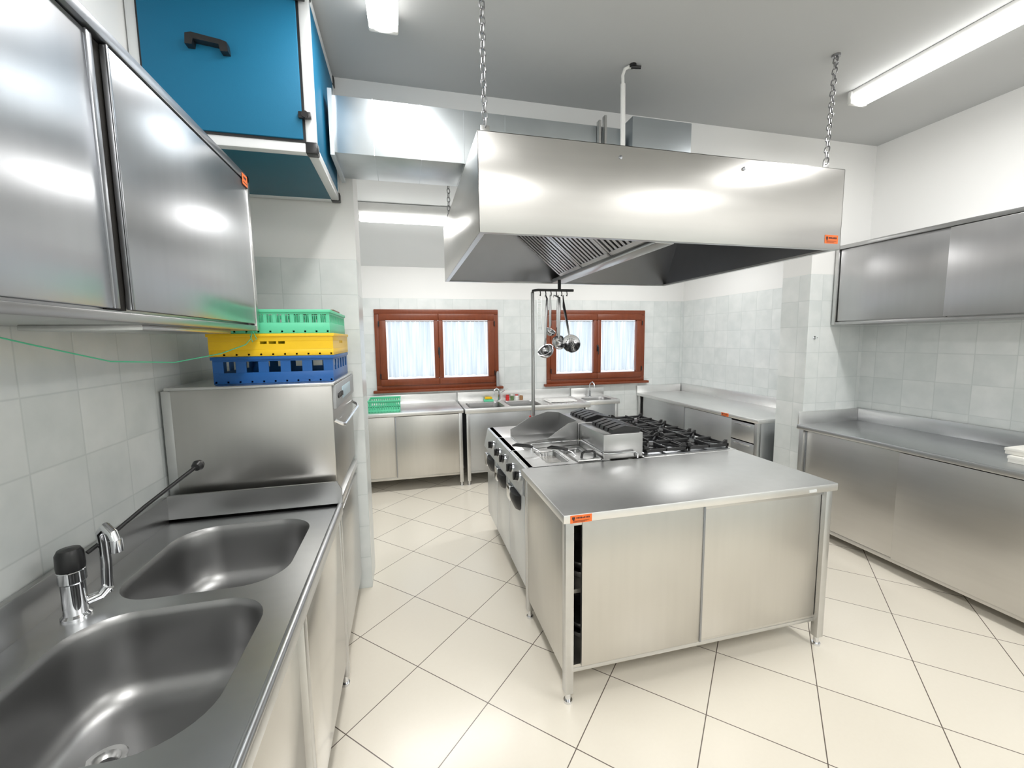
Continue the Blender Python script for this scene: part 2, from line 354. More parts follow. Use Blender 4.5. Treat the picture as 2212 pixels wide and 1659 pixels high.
# ---------------------------------------------------------------- cooking block
def cook_unit(name,label,y0,y1,knobs,flue=False):
    T=thing(name,label,'cooker',(.9,(y0+y1)/2,0))
    ym=(y0+y1)/2;g=.002
    bx('body',STV,T,.672,1.425,y0+g,y1-g,.13,.862,.003)
    b=B();b.prism([(.70,.90),(.668,.90),(.655,.893),(.622,.745),(.630,.735),(.70,.735)],'y',y0+g,y1-g)
    p=b.out('control_panel',PANEL,T)
    d=Vector((-.978,0,.208))
    for kk,(ky,kz) in enumerate(knobs):
        c=Vector((.640-.0,ky,kz));c.x=.622+(kz-.745)*.223
        b=B();b.cyl(c,c+d*.006,.034);k1=b.out('knob_ring',CHR,p)
        b=B();b.cyl(c+d*.006,c+d*.022,.028,.026);b.box(c.x-.036,c.x-.018,ky-.007,ky+.007,kz-.022,kz+.030,.004);b.out('knob',BLACK,p)
        B().cyl(c+Vector((-.0,.045,-.0)),c+Vector((-.004,.045,0)),.006).out('indicator_light',RED if kk else GREEN,p)
    dr=bx('door',PANEL,T,.648,.672,y0+.008,y1-.008,.16,.725,.006)
    b=B()
    n=8;rg=[]
    for i in range(n+1):
        y=ym-.11+.18*i/n;e=math.sin(math.pi*min(1,max(0,i/n)))**.5 if 0<i<n else .15
        rg.append([(.650,y,.70),(.650-.04*e,y,.695),(.650-.048*e,y,.67),(.650-.043*e,y,.645),(.650-.02*e,y,.625-.03*e),(.650,y,.615-.03*e)])
    b.rings(rg,True,True,True);h=b.out('handle',BLACK,dr,label='large curved black door handle')
    bx('handle_trim',CHR,dr,.620,.649,ym+.073,ym+.16,.60,.70,.006)
    for lx in (.74,1.33):
        for ly in (y0+.06,y1-.06):
            B().cyl((lx,ly,0),(lx,ly,.13),.022).out('foot',CHR,T)
    if flue:
        ya,yb=y0+.012,y1-.004
        bx('flue',STS,T,1.155,1.425,ya,yb,.90,1.06,.006)
        b=B();n=int((yb-ya-.03)/.062)
        for i in range(n):
            y=ya+.022+i*.062;b.prism([(1.22,1.055),(1.418,1.055),(1.415,1.085),(1.31,1.104),(1.225,1.082)],'y',y,y+.044)
        b.out('vent_grille',BLACK,T,label='black slotted flue vents')
    return T
F=cook_unit('deep_fryer','stainless steel deep fryer with black handled baskets and knobs',2.322,2.716,[(2.43,.82),(2.60,.82)],True)
b=B();wells=[(.80,.955,2.37,2.67),(.975,1.13,2.37,2.67)]
plate(b,[(.664,2.324),(1.2,2.324),(1.2,2.714),(.664,2.714)],[rrect(*w_,.03) for w_ in wells],.90)
b.box(.664,.674,2.324,2.714,.864,.9005);b.out('top_plate',STW,F)
for w_ in wells:basin(F,*w_,.9,.16,.03,((w_[0]+w_[1])/2,2.52),STS,.02)
for (hx,y0) in ((.805,2.39),(.98,2.39)):
    b=B();x1=hx+.145;y1=y0+.25;zt_=.895;zl=.79
    for z in (zt_,zl,(zt_+zl)/2):b.tube([(hx,y0,z),(x1,y0,z),(x1,y1,z),(hx,y1,z)],.0025,6,True)
    for i in range(8):
        x=hx+(x1-hx)*i/7;b.tube([(x,y0,zt_),(x,y0,zl),(x,y1,zl),(x,y1,zt_)],.0015,5)
    for i in range(12):
        y=y0+(y1-y0)*i/11;b.tube([(hx,y,zt_),(hx,y,zl),(x1,y,zl),(x1,y,zt_)],.0015,5)
    bk=b.out('basket_mesh',CHR,F)
    ym=y0+.07+(.12 if hx<.9 else 0);xs=hx if hx<.9 else hx+.02
    b=B();b.tube([(xs+.03,ym-.02,.90),(xs,ym-.012,.935),(xs-.04,ym,.955)],.003,6);b.tube([(xs+.03,ym+.02,.90),(xs,ym+.012,.935),(xs-.04,ym,.955)],.003,6);b.out('handle_wire',CHR,bk)
    B().tube([(xs-.03,ym,.952),(xs-.06,ym,.962),(xs-.14,ym,.975),(xs-.165,ym,.972)],[.008,.012,.011,.006],10).out('handle_grip',BLACK,bk)
bx('well_lid',STW,F,.99,1.14,2.335,2.50,.905,.915,.003)
b=B();b.tube([(1.03,2.38,.915),(1.035,2.378,.945),(1.05,2.377,.952),(1.10,2.377,.952),(1.115,2.378,.945),(1.12,2.38,.915)],.008);b.out('lid_handle',BLACK,F)
b=B();b.tube([(.80,2.69,.90),(.80,2.69,.945),(.80,2.68,.95),(1.13,2.68,.95),(1.148,2.66,.95),(1.148,2.36,.95),(1.15,2.318,.95),(1.18,2.316,.945),(1.36,2.316,.945),(1.38,2.318,.93),(1.38,2.32,.905)],.006);b.out('guard_rail',CHR,F)
G=cook_unit('griddle','stainless steel griddle with high steel splash guard',2.720,3.114,[(2.82,.82),(2.99,.82)],True)
b=B();b.box(.664,1.2,2.722,3.112,.862,.90,.004);b.out('top_plate',STW,G)
bx('cooking_plate',STS,G,.76,1.14,2.735,3.10,.90,.912,.003)
b=B();t=.004
prof=[(.755,.905),(1.15,.905),(1.15,1.075),(1.05,1.085),(.90,1.045),(.80,.985),(.755,.965)]
b.prism(prof,'y',3.095,3.095+t)
b.prism([(2.73,.905),(3.099,.905),(3.099,1.075),(2.73,1.075)],'x',1.146,1.15)
b.prism([(.755,.905),(1.15,.905),(1.15,1.075),(1.08,1.06),(.93,.965),(.755,.945)],'y',2.728,2.728+t)
b.out('splash_guard',STS,G)
N=cook_unit('neutral_unit','stainless steel neutral cooking unit with flat top',3.118,3.512,[(3.22,.82)])
bx('top_plate',STW,N,.664,1.425,3.12,3.51,.862,.90,.004)
R=thing('gas_range','stainless steel gas range with black cast iron grates','cooker',(1.77,2.92,0))
bx('body',STV,R,1.43,2.10,2.324,3.512,.13,.87,.003)
b=B();b.box(1.43,2.12,2.324,3.512,.865,.90,.005);b.out('top_plate',STW,R)
bx('burner_tray',DARKS,R,1.46,2.09,2.35,3.49,.9,.903,.001)
for lx in (1.5,2.04):
    for ly in (2.4,3.44):B().cyl((lx,ly,0),(lx,ly,.13),.022).out('foot',CHR,R)
for dy in (2.34,2.93):
    d=bx('oven_door',PANEL,R,2.10,2.118,dy,dy+.565,.16,.72,.006);B().tube([(2.118,dy+.06,.66),(2.15,dy+.07,.66),(2.15,dy+.50,.66),(2.118,dy+.51,.66)],.008).out('handle',BLACK,d)
for i in range(6):
    B().cyl((2.118,2.43+i*.195,.80),(2.145,2.43+i*.195,.80),.026).out('knob',BLACK,R)
bx('control_panel',PANEL,R,2.10,2.12,2.326,3.51,.735,.865,.003)
for i in range(2):
    for j in range(3):
        cx=1.615+i*.322;cy=2.545+j*.375;hw,hd=.155,.18
        b=B();z0,z1=.914,.934
        b.box(cx-hw,cx+hw,cy-hd,cy-hd+.014,z0,z1,.003);b.box(cx-hw,cx+hw,cy+hd-.014,cy+hd,z0,z1,.003)
        b.box(cx-hw,cx-hw+.014,cy-hd,cy+hd,z0,z1,.003);b.box(cx+hw-.014,cx+hw,cy-hd,cy+hd,z0,z1,.003)
        for s in (-1,1):
            b.box(min(cx+s*.035,cx+s*hw),max(cx+s*.035,cx+s*hw),cy-.007,cy+.007,z0,z1+.008,.003)
            b.box(cx-.007,cx+.007,min(cy+s*.035,cy+s*hd),max(cy+s*.035,cy+s*hd),z0,z1+.008,.003)
            for s2 in (-1,1):
                b.cyl((cx+s*(hw-.008),cy+s2*(hd-.008),.902),(cx+s*(hw-.008),cy+s2*(hd-.008),z0+.004),.008)
                b.tube([(cx+s*(hw-.01),cy+s2*(hd-.01),z1-.006),(cx+s*.05,cy+s2*.055,z1-.004)],.007,6)
                b.prism([(cx+s*(hw-.002),z1-.002),(cx+s*(hw-.045),z1-.002),(cx+s*(hw-.014),z1+.022),(cx+s*(hw-.002),z1+.022)],'y',cy+s2*(hd-.02)-.007,cy+s2*(hd-.02)+.007)
        b.out('grate',IRON,R)
        b=B();b.lathe((cx,cy,.903),[(.07,0),(.07,.006),(.05,.012),(.045,.02),(.001,.021)]);b.out('burner',BLACK,R)
# utensil rack
U=thing('utensil_rack','slim steel post with short dark rail and hooks','utensil rack',(1.0,3.30,.90))
B().cyl((1.0,3.30,.90),(1.0,3.30,2.02),.014).cyl((1,3.3,.90),(1,3.3,.92),.03).out('post',STS,U)
b=B();b.tube([(1.0,3.30,2.0),(1.0,3.29,2.03),(1.04,3.28,2.035),(1.34,3.28,2.035)],.011);b.tube([(1.22,3.28,2.04),(1.22,3.28,2.118)],.014)
b.out('rail',BLACK,U)
for k in range(6):
    x=1.055+k*.045;b=B();b.tube([(x,3.272,2.03),(x,3.262,2.005),(x,3.266,1.99),(x,3.278,1.995)],.004,6);b.out('hook',BLACK,U)
B().tube([(1.0,3.285,.99),(.975,3.26,.99),(.955,3.25,1.03)],[.014,.013,.008]).out('tap_lever',RED,U,label='red tap lever')
gl='ladles hanging from the utensil rail'
LAD=plain('ladle_steel',(.50,.50,.51),.16,1.,noise=.02)
def ladle(x,L,y,r,open_dir,lab,xo=0.):
    T=thing('ladle',lab,'ladle',(x,y,1.985-L),gl)
    top=1.99
    b=B();b.tube([(x,3.268,top-.012),(x,3.262,top+.004),(x,3.25,top+.002),(x,y,top-.03),(x+xo*.2,y,top-.10),(x+xo*.8,y,top-L+r*1.4),(x+xo,y+.006,top-L+r*.6)],[.004,.004,.004,.008,.012,.009,.007],8)
    b.out('handle',LAD,T)
    b=B();q=[]
    for i in range(9):
        a=math.pi/2*i/8;q.append((r*math.cos(a),-r*math.sin(a)))
    q2=[(a*.93,h*.93) for a,h in q][::-1]
    b.lathe((x+xo,y-.01,top-L+r*.1),q[:-1]+[(.0008,-r)]+[(.0008,-r*.93)]+q2[1:]+[q[0]],open_dir);b.out('bowl',LAD,T)
ladle(1.095,.435,3.22,.066,(-.55,-.35,.7),'long steel ladle with deep round bowl',-.02)
ladle(1.135,.28,3.262,.044,(.3,-.5,.85),'steel ladle with medium round bowl')
ladle(1.165,.375,3.13,.056,(.5,-.3,.85),'steel ladle with round bowl',-.004)
ladle(1.20,.35,3.262,.047,(-.4,-.5,.75),'steel ladle with medium round bowl',-.004)
S=thing('skimmer','steel skimmer with flat perforated dish','skimmer',(1.245,3.26,1.55),gl)
b=B();b.tube([(1.245,3.268,1.98),(1.245,3.262,1.994),(1.245,3.262,1.97),(1.248,3.25,1.9),(1.278,3.20,1.66)],[.004,.004,.006,.012,.008]);b.out('handle',LAD,S)
b=B();dd=(-.15,-1,.25);sc_=Vector((1.285,3.19,1.605));b.lathe(sc_,[(.074,.012),(.071,.014),(.05,.004),(.02,.0),(.0008,0)],dd);D=b.out('dish',LAD,S)
b=B();q=Vector(dd).to_track_quat('Z','Y')
for rr,nn in ((.012,5),(.026,10),(.04,14)):
    for k in range(nn):
        a=2*math.pi*k/nn;c=sc_+q@Vector((rr*math.cos(a),rr*math.sin(a),.003+(.003 if rr>.03 else 0)));b.cyl(c,c+q@Vector((0,0,.001)),.0035,n=8)
o_=b.out('perforation',BLACK,D);o_['kind']='stuff'
b=B()
for s in (-1,1):b.tube([(1.045+s*.016,3.262,1.98),(1.045+s*.016,3.262,1.72)],.003,6)
for k in range(8):b.tube([(1.029,3.262,1.96-k*.032),(1.061,3.262,1.96-k*.032)],.002,6)
b.out('hanging_rack',CHR,None,label='narrow wire ladder shaped steel hanger',cat='utensil',group=gl)
# ---------------------------------------------------------------- extractor hood
hx0,hx1,hy0,hy1,hz0,hz1=.333,2.355,1.90,3.55,2.12,2.545
H=thing('extractor_hood','large brushed stainless steel island extractor hood hanging on chains','extractor hood',((hx0+hx1)/2,(hy0+hy1)/2,hz0))
b=B();t=.004
b.box(hx0,hx1,hy0,hy0+t,hz0,hz1,.001);b.box(hx0,hx1,hy1-t,hy1,hz0,hz1,.001);b.box(hx0,hx0+t,hy0,hy1,hz0,hz1,.001);b.box(hx1-t,hx1,hy0,hy1,hz0,hz1,.001);b.box(hx0,hx1,hy0,hy1,hz1-t,hz1,.001)
b.out('canopy',steel('hood_steel',(.57,.56,.54),.30,(2,2,30),.05,.11,aniso=.6),H)
b=B();w=.03
b.box(hx0+t,hx1-t,hy0+t,hy0+w,hz0,hz0+.012);b.box(hx0+t,hx1-t,hy1-w,hy1-t,hz0,hz0+.012);b.box(hx0+t,hx0+w,hy0+w,hy1-w,hz0,hz0+.012);b.box(hx1-w,hx1-t,hy0+w,hy1-w,hz0,hz0+.012)
b.out('drip_gutter',ST,H)
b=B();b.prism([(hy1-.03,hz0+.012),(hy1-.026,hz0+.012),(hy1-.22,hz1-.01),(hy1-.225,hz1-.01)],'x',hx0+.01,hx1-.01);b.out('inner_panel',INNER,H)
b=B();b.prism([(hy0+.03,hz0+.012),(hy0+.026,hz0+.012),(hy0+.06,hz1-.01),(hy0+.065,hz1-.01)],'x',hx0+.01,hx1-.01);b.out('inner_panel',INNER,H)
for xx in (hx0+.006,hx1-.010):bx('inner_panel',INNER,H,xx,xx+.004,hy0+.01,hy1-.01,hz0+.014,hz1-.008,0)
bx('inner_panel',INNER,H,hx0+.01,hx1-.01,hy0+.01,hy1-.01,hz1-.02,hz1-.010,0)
bx('collecting_channel',ST,H,1.235,1.345,hy0+.05,hy1-.05,hz0+.0,hz0+.035,.004)
n=3;L=(hy1-.25-hy0-.10)/n
for s in (-1,1):
    for k in range(n):
        ya=hy0+.08+k*L+.004;yb=ya+L-.008
        xa=1.29+s*.05;za=hz0+.04;xb=1.29+s*.44;zb_=hz0+.36
        dv=Vector((xb-xa,0,zb_-za));nn=Vector((dv.z,0,-dv.x)).normalized()*(-s)
        if nn.z>0:nn=-nn
        b=B()
        def quadbox(p,q,y0,y1,th):
            P=[p,q,q+nn*th,p+nn*th];b.rings([[ (v.x,y0,v.z) for v in P],[(v.x,y1,v.z) for v in P]],True,True,True)
        A=Vector((xa,0,za));E=Vector((xb,0,zb_))
        quadbox(A,E,ya,ya+.02,.02);quadbox(A,E,yb-.02,yb,.02);quadbox(A,A+dv*.05,ya,yb,.02);quadbox(A+dv*.95,E,ya,yb,.02)
        ns=8
        for i in range(ns):
            y0=ya+.02+(yb-ya-.04)*i/ns;quadbox(A,E,y0+.008,y0+(yb-ya-.04)/ns-.014,.014)
        fo=b.out('grease_filter',FILT,H,label='slatted steel grease filter')
        b=B();quadbox(A-nn*.012,E-nn*.012,ya,yb,.003);b.out('filter_gap_shade',SHADOW,fo)  # dark sheet painted as the shade between the slats
fh=mapper('-Y',hy0)
sticker(H,fh,2.245,0,hz0+.03,.09,.045)
for x,z in ((1.01,2.49),(1.70,2.495)):
    B().lathe((x,hy0,z),[(.009,0),(.009,.004),(.0005,.006)],(0,-1,0)).out('rivet',DARKS,H)
def chain(p0,p1,link=.040,wr=.0034):
    p0=Vector(p0);p1=Vector(p1);d=p1-p0;n=int(d.length/(link*.80));t=d.normalized()
    b=B();a=Vector((1,.35,0)).normalized();a=(a-t*a.dot(t)).normalized();c=t.cross(a)
    for i in range(n+1):
        ce=p0+d*(i/n);sd=a if i%2 else c;pts=[]
        for k in range(12):
            an=2*math.pi*k/12;pts.append(ce+sd*math.cos(an)*link*.30+t*(math.sin(an)*link*.36+(link*.14 if math.sin(an)>0 else -link*.14)))
        b2=B();b2.tube(pts,wr,6,True);me=bpy.data.meshes.new('t');b2.bm.to_mesh(me);b2.bm.free();b.bm.from_mesh(me);bpy.data.meshes.remove(me)
    o=b.out('chain',CHN,H)
    b=B();b.tube([p1+Vector((0,0,-.06)),p1+Vector((.012,0,-.05)),p1+Vector((.014,0,-.03)),p1+Vector((0,0,-.018)),p1+Vector((0,0,0))],.005);b.cyl(p1+Vector((0,0,-.012)),p1,.022);b.out('ceiling_hook',CHN,o)
def hanger(x,y):
    b=B();b.box(x-.02,x+.02,y-.003,y+.003,hz1-.005,hz1+.035,.002);b.out('lifting_eye',ST,H)
CR=[(hx0+.04,hy0+.03,.37,1.94,ZC),(hx1-.10,hy0+.03,2.385,2.02,ZC)]
zc=lambda y:zb0+sl*(YB-y)
CR+=[(hx0+.04,hy1-.04,hx0+.045,hy1-.04,zc(hy1-.04)),(hx1-.10,hy1-.04,hx1-.1,hy1-.04,zc(hy1-.04))]
for x,y,x2,y2,z2 in CR:
    hanger(x,y);chain((x,y,hz1+.045),(x2,y2,z2))
# ---------------------------------------------------------------- duct & electrical
D=thing('ventilation_duct','rectangular galvanised sheet metal air duct','air duct',(.5,2.6,2.606))
b=B();z0,z1,y0,y1=2.606,2.882,2.42,2.78
b.box(-.33,1.30,y0,y1,z0,z1,.002)
b.out('duct_run',GALV,D)
b=B();x=-.33;b.box(x-.0,x+.02,y0-.02,y1+.02,z0-.02,z0-.0);b.box(x,x+.02,y0-.02,y1+.02,z1,z1+.02);b.box(x,x+.02,y0-.02,y0,z0,z1);b.box(x,x+.02,y1,y1+.02,z0,z1);b.out('flange',GALV,D)
for x in (-.12,.12,.35,.58):
    b=B();b.box(x,x+.003,y0-.0012,y1,z0-.0012,z1+.0012);b.out('seam',GALV,D)
b=B();b.box(1.33,1.725,2.36,2.80,2.55,2.93,.003);b.box(1.32,1.735,2.35,2.81,2.55,2.56);b.out('plenum',steel('plenum_steel',(.50,.54,.57),.34),D)
for x,z in ((1.13,2.90),(1.165,2.93)):bx('bracket',ST,D,x,x+.015,2.385,2.418,2.56,z,.002)
P=thing('cable_conduit','white plastic conduit dropping from ceiling to hood','conduit',(1.262,2.34,2.55))
b=B();b.tube([(1.262,2.335,2.55),(1.262,2.345,2.7),(1.262,2.355,3.09)],.014);b.out('pipe',WPL,P)
b=B();b.tube([(1.262,2.355,3.08),(1.262,2.36,3.14),(1.275,2.36,3.175),(1.30,2.36,3.19),(1.335,2.355,3.188)],.009);b.out('cable',WPL,P)
b=B();b.cyl((1.32,2.35,3.20),(1.32,2.35,3.185),.02);b.tube([(1.31,2.35,3.185),(1.36,2.33,3.178)],.009);b.out('ceiling_clip',BLACK,P)
# ---------------------------------------------------------------- air handling unit
ax0,ax1,ay0,ay1,az0,az1=XL+.005,-.35,2.13,2.83,2.48,3.17
A=thing('air_handling_unit','large blue ventilation box with white aluminium frame','ventilation unit',((ax0+ax1)/2,(ay0+ay1)/2,az0))
b=B();e=.042
for x in (ax0,ax1-e):
    for y in (ay0,ay1-e):b.box(x,x+e,y,y+e,az0,az1,.004)
for z in (az0,az1-e):
    for y in (ay0,ay1-e):b.box(ax0,ax1,y,y+e,z,z+e,.004)
    for x in (ax0,ax1-e):b.box(x,x+e,ay0,ay1,z,z+e,.004)
b.out('frame',ALU,A)
fp=bx('panel',BLUE,A,ax0+e+.004,ax1-e-.008,ay0-.012,ay0+.02,az0+e+.008,az1-e-.006,.004)
b=B();b.box(ax0+e-.004,ax1-e+.002,ay0-.004,ay0+.004,az0+e-.002,az1-e+.002);b.out('gasket',BLACK,A)
bx('panel',BLUE,A,ax1-.015,ax1-.003,ay0+e,ay1-e,az0+e,az1-e,.002)
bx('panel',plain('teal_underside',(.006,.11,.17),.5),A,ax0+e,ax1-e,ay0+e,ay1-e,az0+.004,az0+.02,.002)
for y in (ay0,ay1-e):
    for z in (az0,az1-e):
        bx('corner_cap',BLACK,A,ax1-e-.003,ax1+.006,y-.004,y+e+.004,z-.004,z+e+.004,.006)
b=B();hxc,hz=-.735,2.86
b.prism([(hxc-.075,hz-.02),(hxc-.072,hz+.02),(hxc-.05,hz+.026),(hxc+.055,hz+.012),(hxc+.075,hz+.006),(hxc+.078,hz-.03),(hxc+.05,hz-.032),(hxc+.045,hz-.006),(hxc-.045,hz+.002),(hxc-.05,hz-.02)],'y',ay0-.045,ay0-.012)
b.out('handle',BLACK,fp,label='black bow handle')
for z in (2.625,3.10):
    b=B();b.box(ax1-e-.02,ax1-.01,ay0-.028,ay0-.010,z-.014,z+.014,.004);b.cyl((ax1-e+.008,ay0-.036,z),(ax1-e+.008,ay0-.012,z),.014);b.out('latch',BLACK,A)
# ---------------------------------------------------------------- wall cabinets
def wallcab(face,p,u0,u1,doors,z0,z1,dep,mat,gap,frame_far,pos_lab,rail):
    f=mapper(face,p);x,y=f((u0+u1)/2,dep/2);T=thing('wall_cabinet',pos_lab,'wall cabinet',(x,y,z0))
    a=f(u0,.03);c=f(u1,dep)
    bx('body',ST,T,a[0],c[0],a[1],c[1],z0+.02,z1-.004,.002)
    ub('bottom_rail',STS,T,f,u0,u1,.0,dep-.0,z0,z0+.022,.002)
    ub('top_rail',rail,T,f,u0,u1,-.004,.06,z1-.03,z1,.003)
    for (q,w,o) in doors:
        d=ub('door',mat,T,f,q,w,o,o+.014,z0+.030,z1-.034,.003)
    ub('door_gap_shade',SHADOW,T,f,gap[0],gap[1],.016,.0295,z0+.028,z1-.032,.001)  # dark strip painted as the shade between the sliding doors
    for q in frame_far:
        ub('end_post',ST,T,f,q,q+.028,-.004,.035,z0,z1,.003)
    return T,f
T,f=wallcab('+X',-.63,.12,2.12,[(.14,1.18,.010),(1.220,2.088,.0)],1.70,2.355,.395,STL,(1.165,1.225),(2.092,),'stainless steel wall cabinet with sliding doors above the sink',DARKS)
ub('edge_pull',DARKS,T,f,1.165,1.183,.004,.012,1.73,2.32,.002)
ub('edge_pull',DARKS,T,f,1.217,1.225,-.003,.001,1.73,2.32,.001)
b=B();b.box(-.625,-.6245,2.035,2.095,2.30,2.345);s_=b.out('sticker',ORANGE,T,label='small orange maker sticker with dark print')
b=B();b.box(-.6245,-.624,2.05,2.08,2.325,2.335);b.box(-.6245,-.624,2.045,2.085,2.31,2.313);b.out('lettering',INK,s_)
b=B();b.box(-.95,-.68,1.35,1.95,1.685,1.70,.003);b.out('under_tray',ST,T)
T,f=wallcab('-X',3.48,.75,2.84,[(2.065,2.80,.010),(1.30,2.075,.0),(.78,1.31,.01)],1.735,2.375,.365,steel('right_cabinet_steel',(.54,.54,.55),.34,(2,30,2),aniso=.5),(2.068,2.07),(2.808,),'stainless steel wall cabinet with sliding doors above the worktop',STS)
# ---------------------------------------------------------------- left sink unit
xf,xb_=-.31,XL+.005
SK=thing('sink_unit','stainless steel double bowl sink unit with splashback and tap','sink',(-.66,1.15,0));T=SK
u0,u1=.28,2.05
b=B();b1=rrect(-.90,-.41,1.425,1.945,.13,10);b2=rrect(-.895,-.415,.86,1.365,.13,10)
zt=.890
plate(b,[(xf-.02,u0),(xf-.02,u1-.012),(xb_+.01,u1-.012),(xb_+.01,u0)],[b1,b2],zt)
b.tube([(xf-.012,u0,.892),(xf-.012,u1-.01,.892)],.012,12)
b.box(xf-.012,xf,u0,u1,.85,.893,.003);b.box(xb_+.012,xf,u1-.012,u1,.85,.905,.003)
b.box(xb_+.012,xf,u0,u0+.01,.85,.893)
for i in range(9):b.tube([(-.84+i*.05,.36,.8895),(-.84+i*.05,.80,.8895)],.005,8)
b.out('worktop',steel('sink_steel',(.60,.61,.62),.30,(10,30,10),.03),T)
basin(T,-.90,-.41,1.425,1.945,zt,.24,.13,(-.74,1.69));basin(T,-.895,-.415,.86,1.365,zt,.24,.13,(-.745,1.14))
b=B();b.box(xb_,xb_+.022,u0,u1,.85,1.0,.005);b.out('splashback',STS,T)
b=B();b.prism([(xb_+.022,.89),(xf,.89),(xf,.965),(xf-.02,1.005),(xb_+.022,1.005)],'y',u1-.012,u1);b.out('end_upstand',STS,T)
f=mapper('+X',xf)
for u in (2.03,1.3,.5):
    for d in (.03,.62):
        l=ub('leg',ST,T,f,u-.02,u+.02,d-.02,d+.02,.05,.86,.003);x,y=f(u,d);B().cyl((x,y,0),(x,y,.012),.02).cyl((x,y,.012),(x,y,.05),.013).out('foot',CHR,l)
WD=steel('sink_door_steel',(.70,.69,.67),.20,(2,20,2),.03,.05)
for a,c,o in ((1.33,1.985,.012),(.60,1.31,.03)):
    ub('door',WD,T,f,a,c,o,o+.016,.15,.84,.003)
ub('bottom_shelf',ST,T,f,u0,u1-.03,.05,.62,.12,.145,.001);ub('side_panel',ST,T,f,2.015,2.02,.05,.62,.12,.85,.001);ub('door_gap_shade',SHADOW,T,f,u0+.1,1.99,.06,.065,.15,.84,.0)  # the gap piece is a dark sheet painted as shade behind the doors
c=(-.925,1.385,.89);b=B();b.lathe(c,[(.0005,0),(.034,0),(.034,.006),(.027,.012),(.026,.10),(.030,.105),(.030,.135),(.026,.14)]);M=b.out('mixer_tap',CHR,SK,label='chrome mixer tap with black elbow lever')
b=B();b.lathe(c,[(.030,.139),(.031,.15),(.030,.185),(.024,.197),(.0005,.20)]);b.out('cap',BLACK,M)
b=B();b.tube([(-.905,1.40,.925),(-.88,1.415,.93),(-.865,1.42,.95)],.014,12)
b.tube([(-.872,1.425,.93),(-.87,1.43,1.02),(-.872,1.432,1.08),(-.87,1.425,1.11),(-.85,1.41,1.13),(-.83,1.40,1.115),(-.822,1.397,1.09)],.013,14);b.cyl((-.8215,1.397,1.095),(-.8215,1.397,1.06),.015);b.out('spout',CHR,M)
b=B();b.tube([(-.90,1.41,1.06),(-.865,1.47,1.09),(-.83,1.56,1.13),(-.765,1.75,1.195)],[.006,.006,.006,.007],10)
b.lathe((-.76,1.765,1.20),[(.0005,-.02),(.015,-.014),(.02,0),(.015,.014),(.0005,.02)],(.2,1,.3));b.out('lever',BLACK,M)
# ---------------------------------------------------------------- dishwasher
T=thing('dishwasher','stainless steel pass through dishwasher beside the sink','dishwasher',(-.65,2.46,0))
bx('body',STV,T,-.985,-.345,2.115,2.80,.10,.86,.004)
bx('wash_hood',steel('dishwasher_steel',(.52,.51,.49),.34,(30,30,2),aniso=.4),T,-.98,-.335,2.085,2.80,.93,1.455,.008)
bx('top_cover',ST,T,-.995,-.325,2.075,2.815,1.448,1.462,.003)
bx('table_ledge',STW,T,-.99,-.325,2.07,2.815,.86,.90,.003)
bx('rear_column',ST,T,-1.02,-.975,2.10,2.82,.60,1.445,.003)
p=bx('control_panel',GREY,T,-.340,-.322,2.10,2.78,1.335,1.447,.004)
bx('display',plain('pale_blue_panel',(.45,.6,.68),.3),p,-.323,-.3195,2.30,2.60,1.36,1.42,.001)
for k in range(4):B().cyl((-.322,2.16+k*.04,1.39),(-.315,2.16+k*.04,1.39),.012).out('button',BLACK,p)
d=bx('door',ST,T,-.350,-.330,2.13,2.78,.14,.82,.004)
b=B();b.tube([(-.335,2.11,1.28),(-.305,2.12,1.26),(-.30,2.16,1.25),(-.30,2.74,1.25),(-.305,2.77,1.26),(-.335,2.78,1.28)],.009);b.out('handle',CHR,T)
for x in (-.93,-.40):
    for y in (2.17,2.75):B().cyl((x,y,0),(x,y,.10),.02).out('foot',CHR,T)
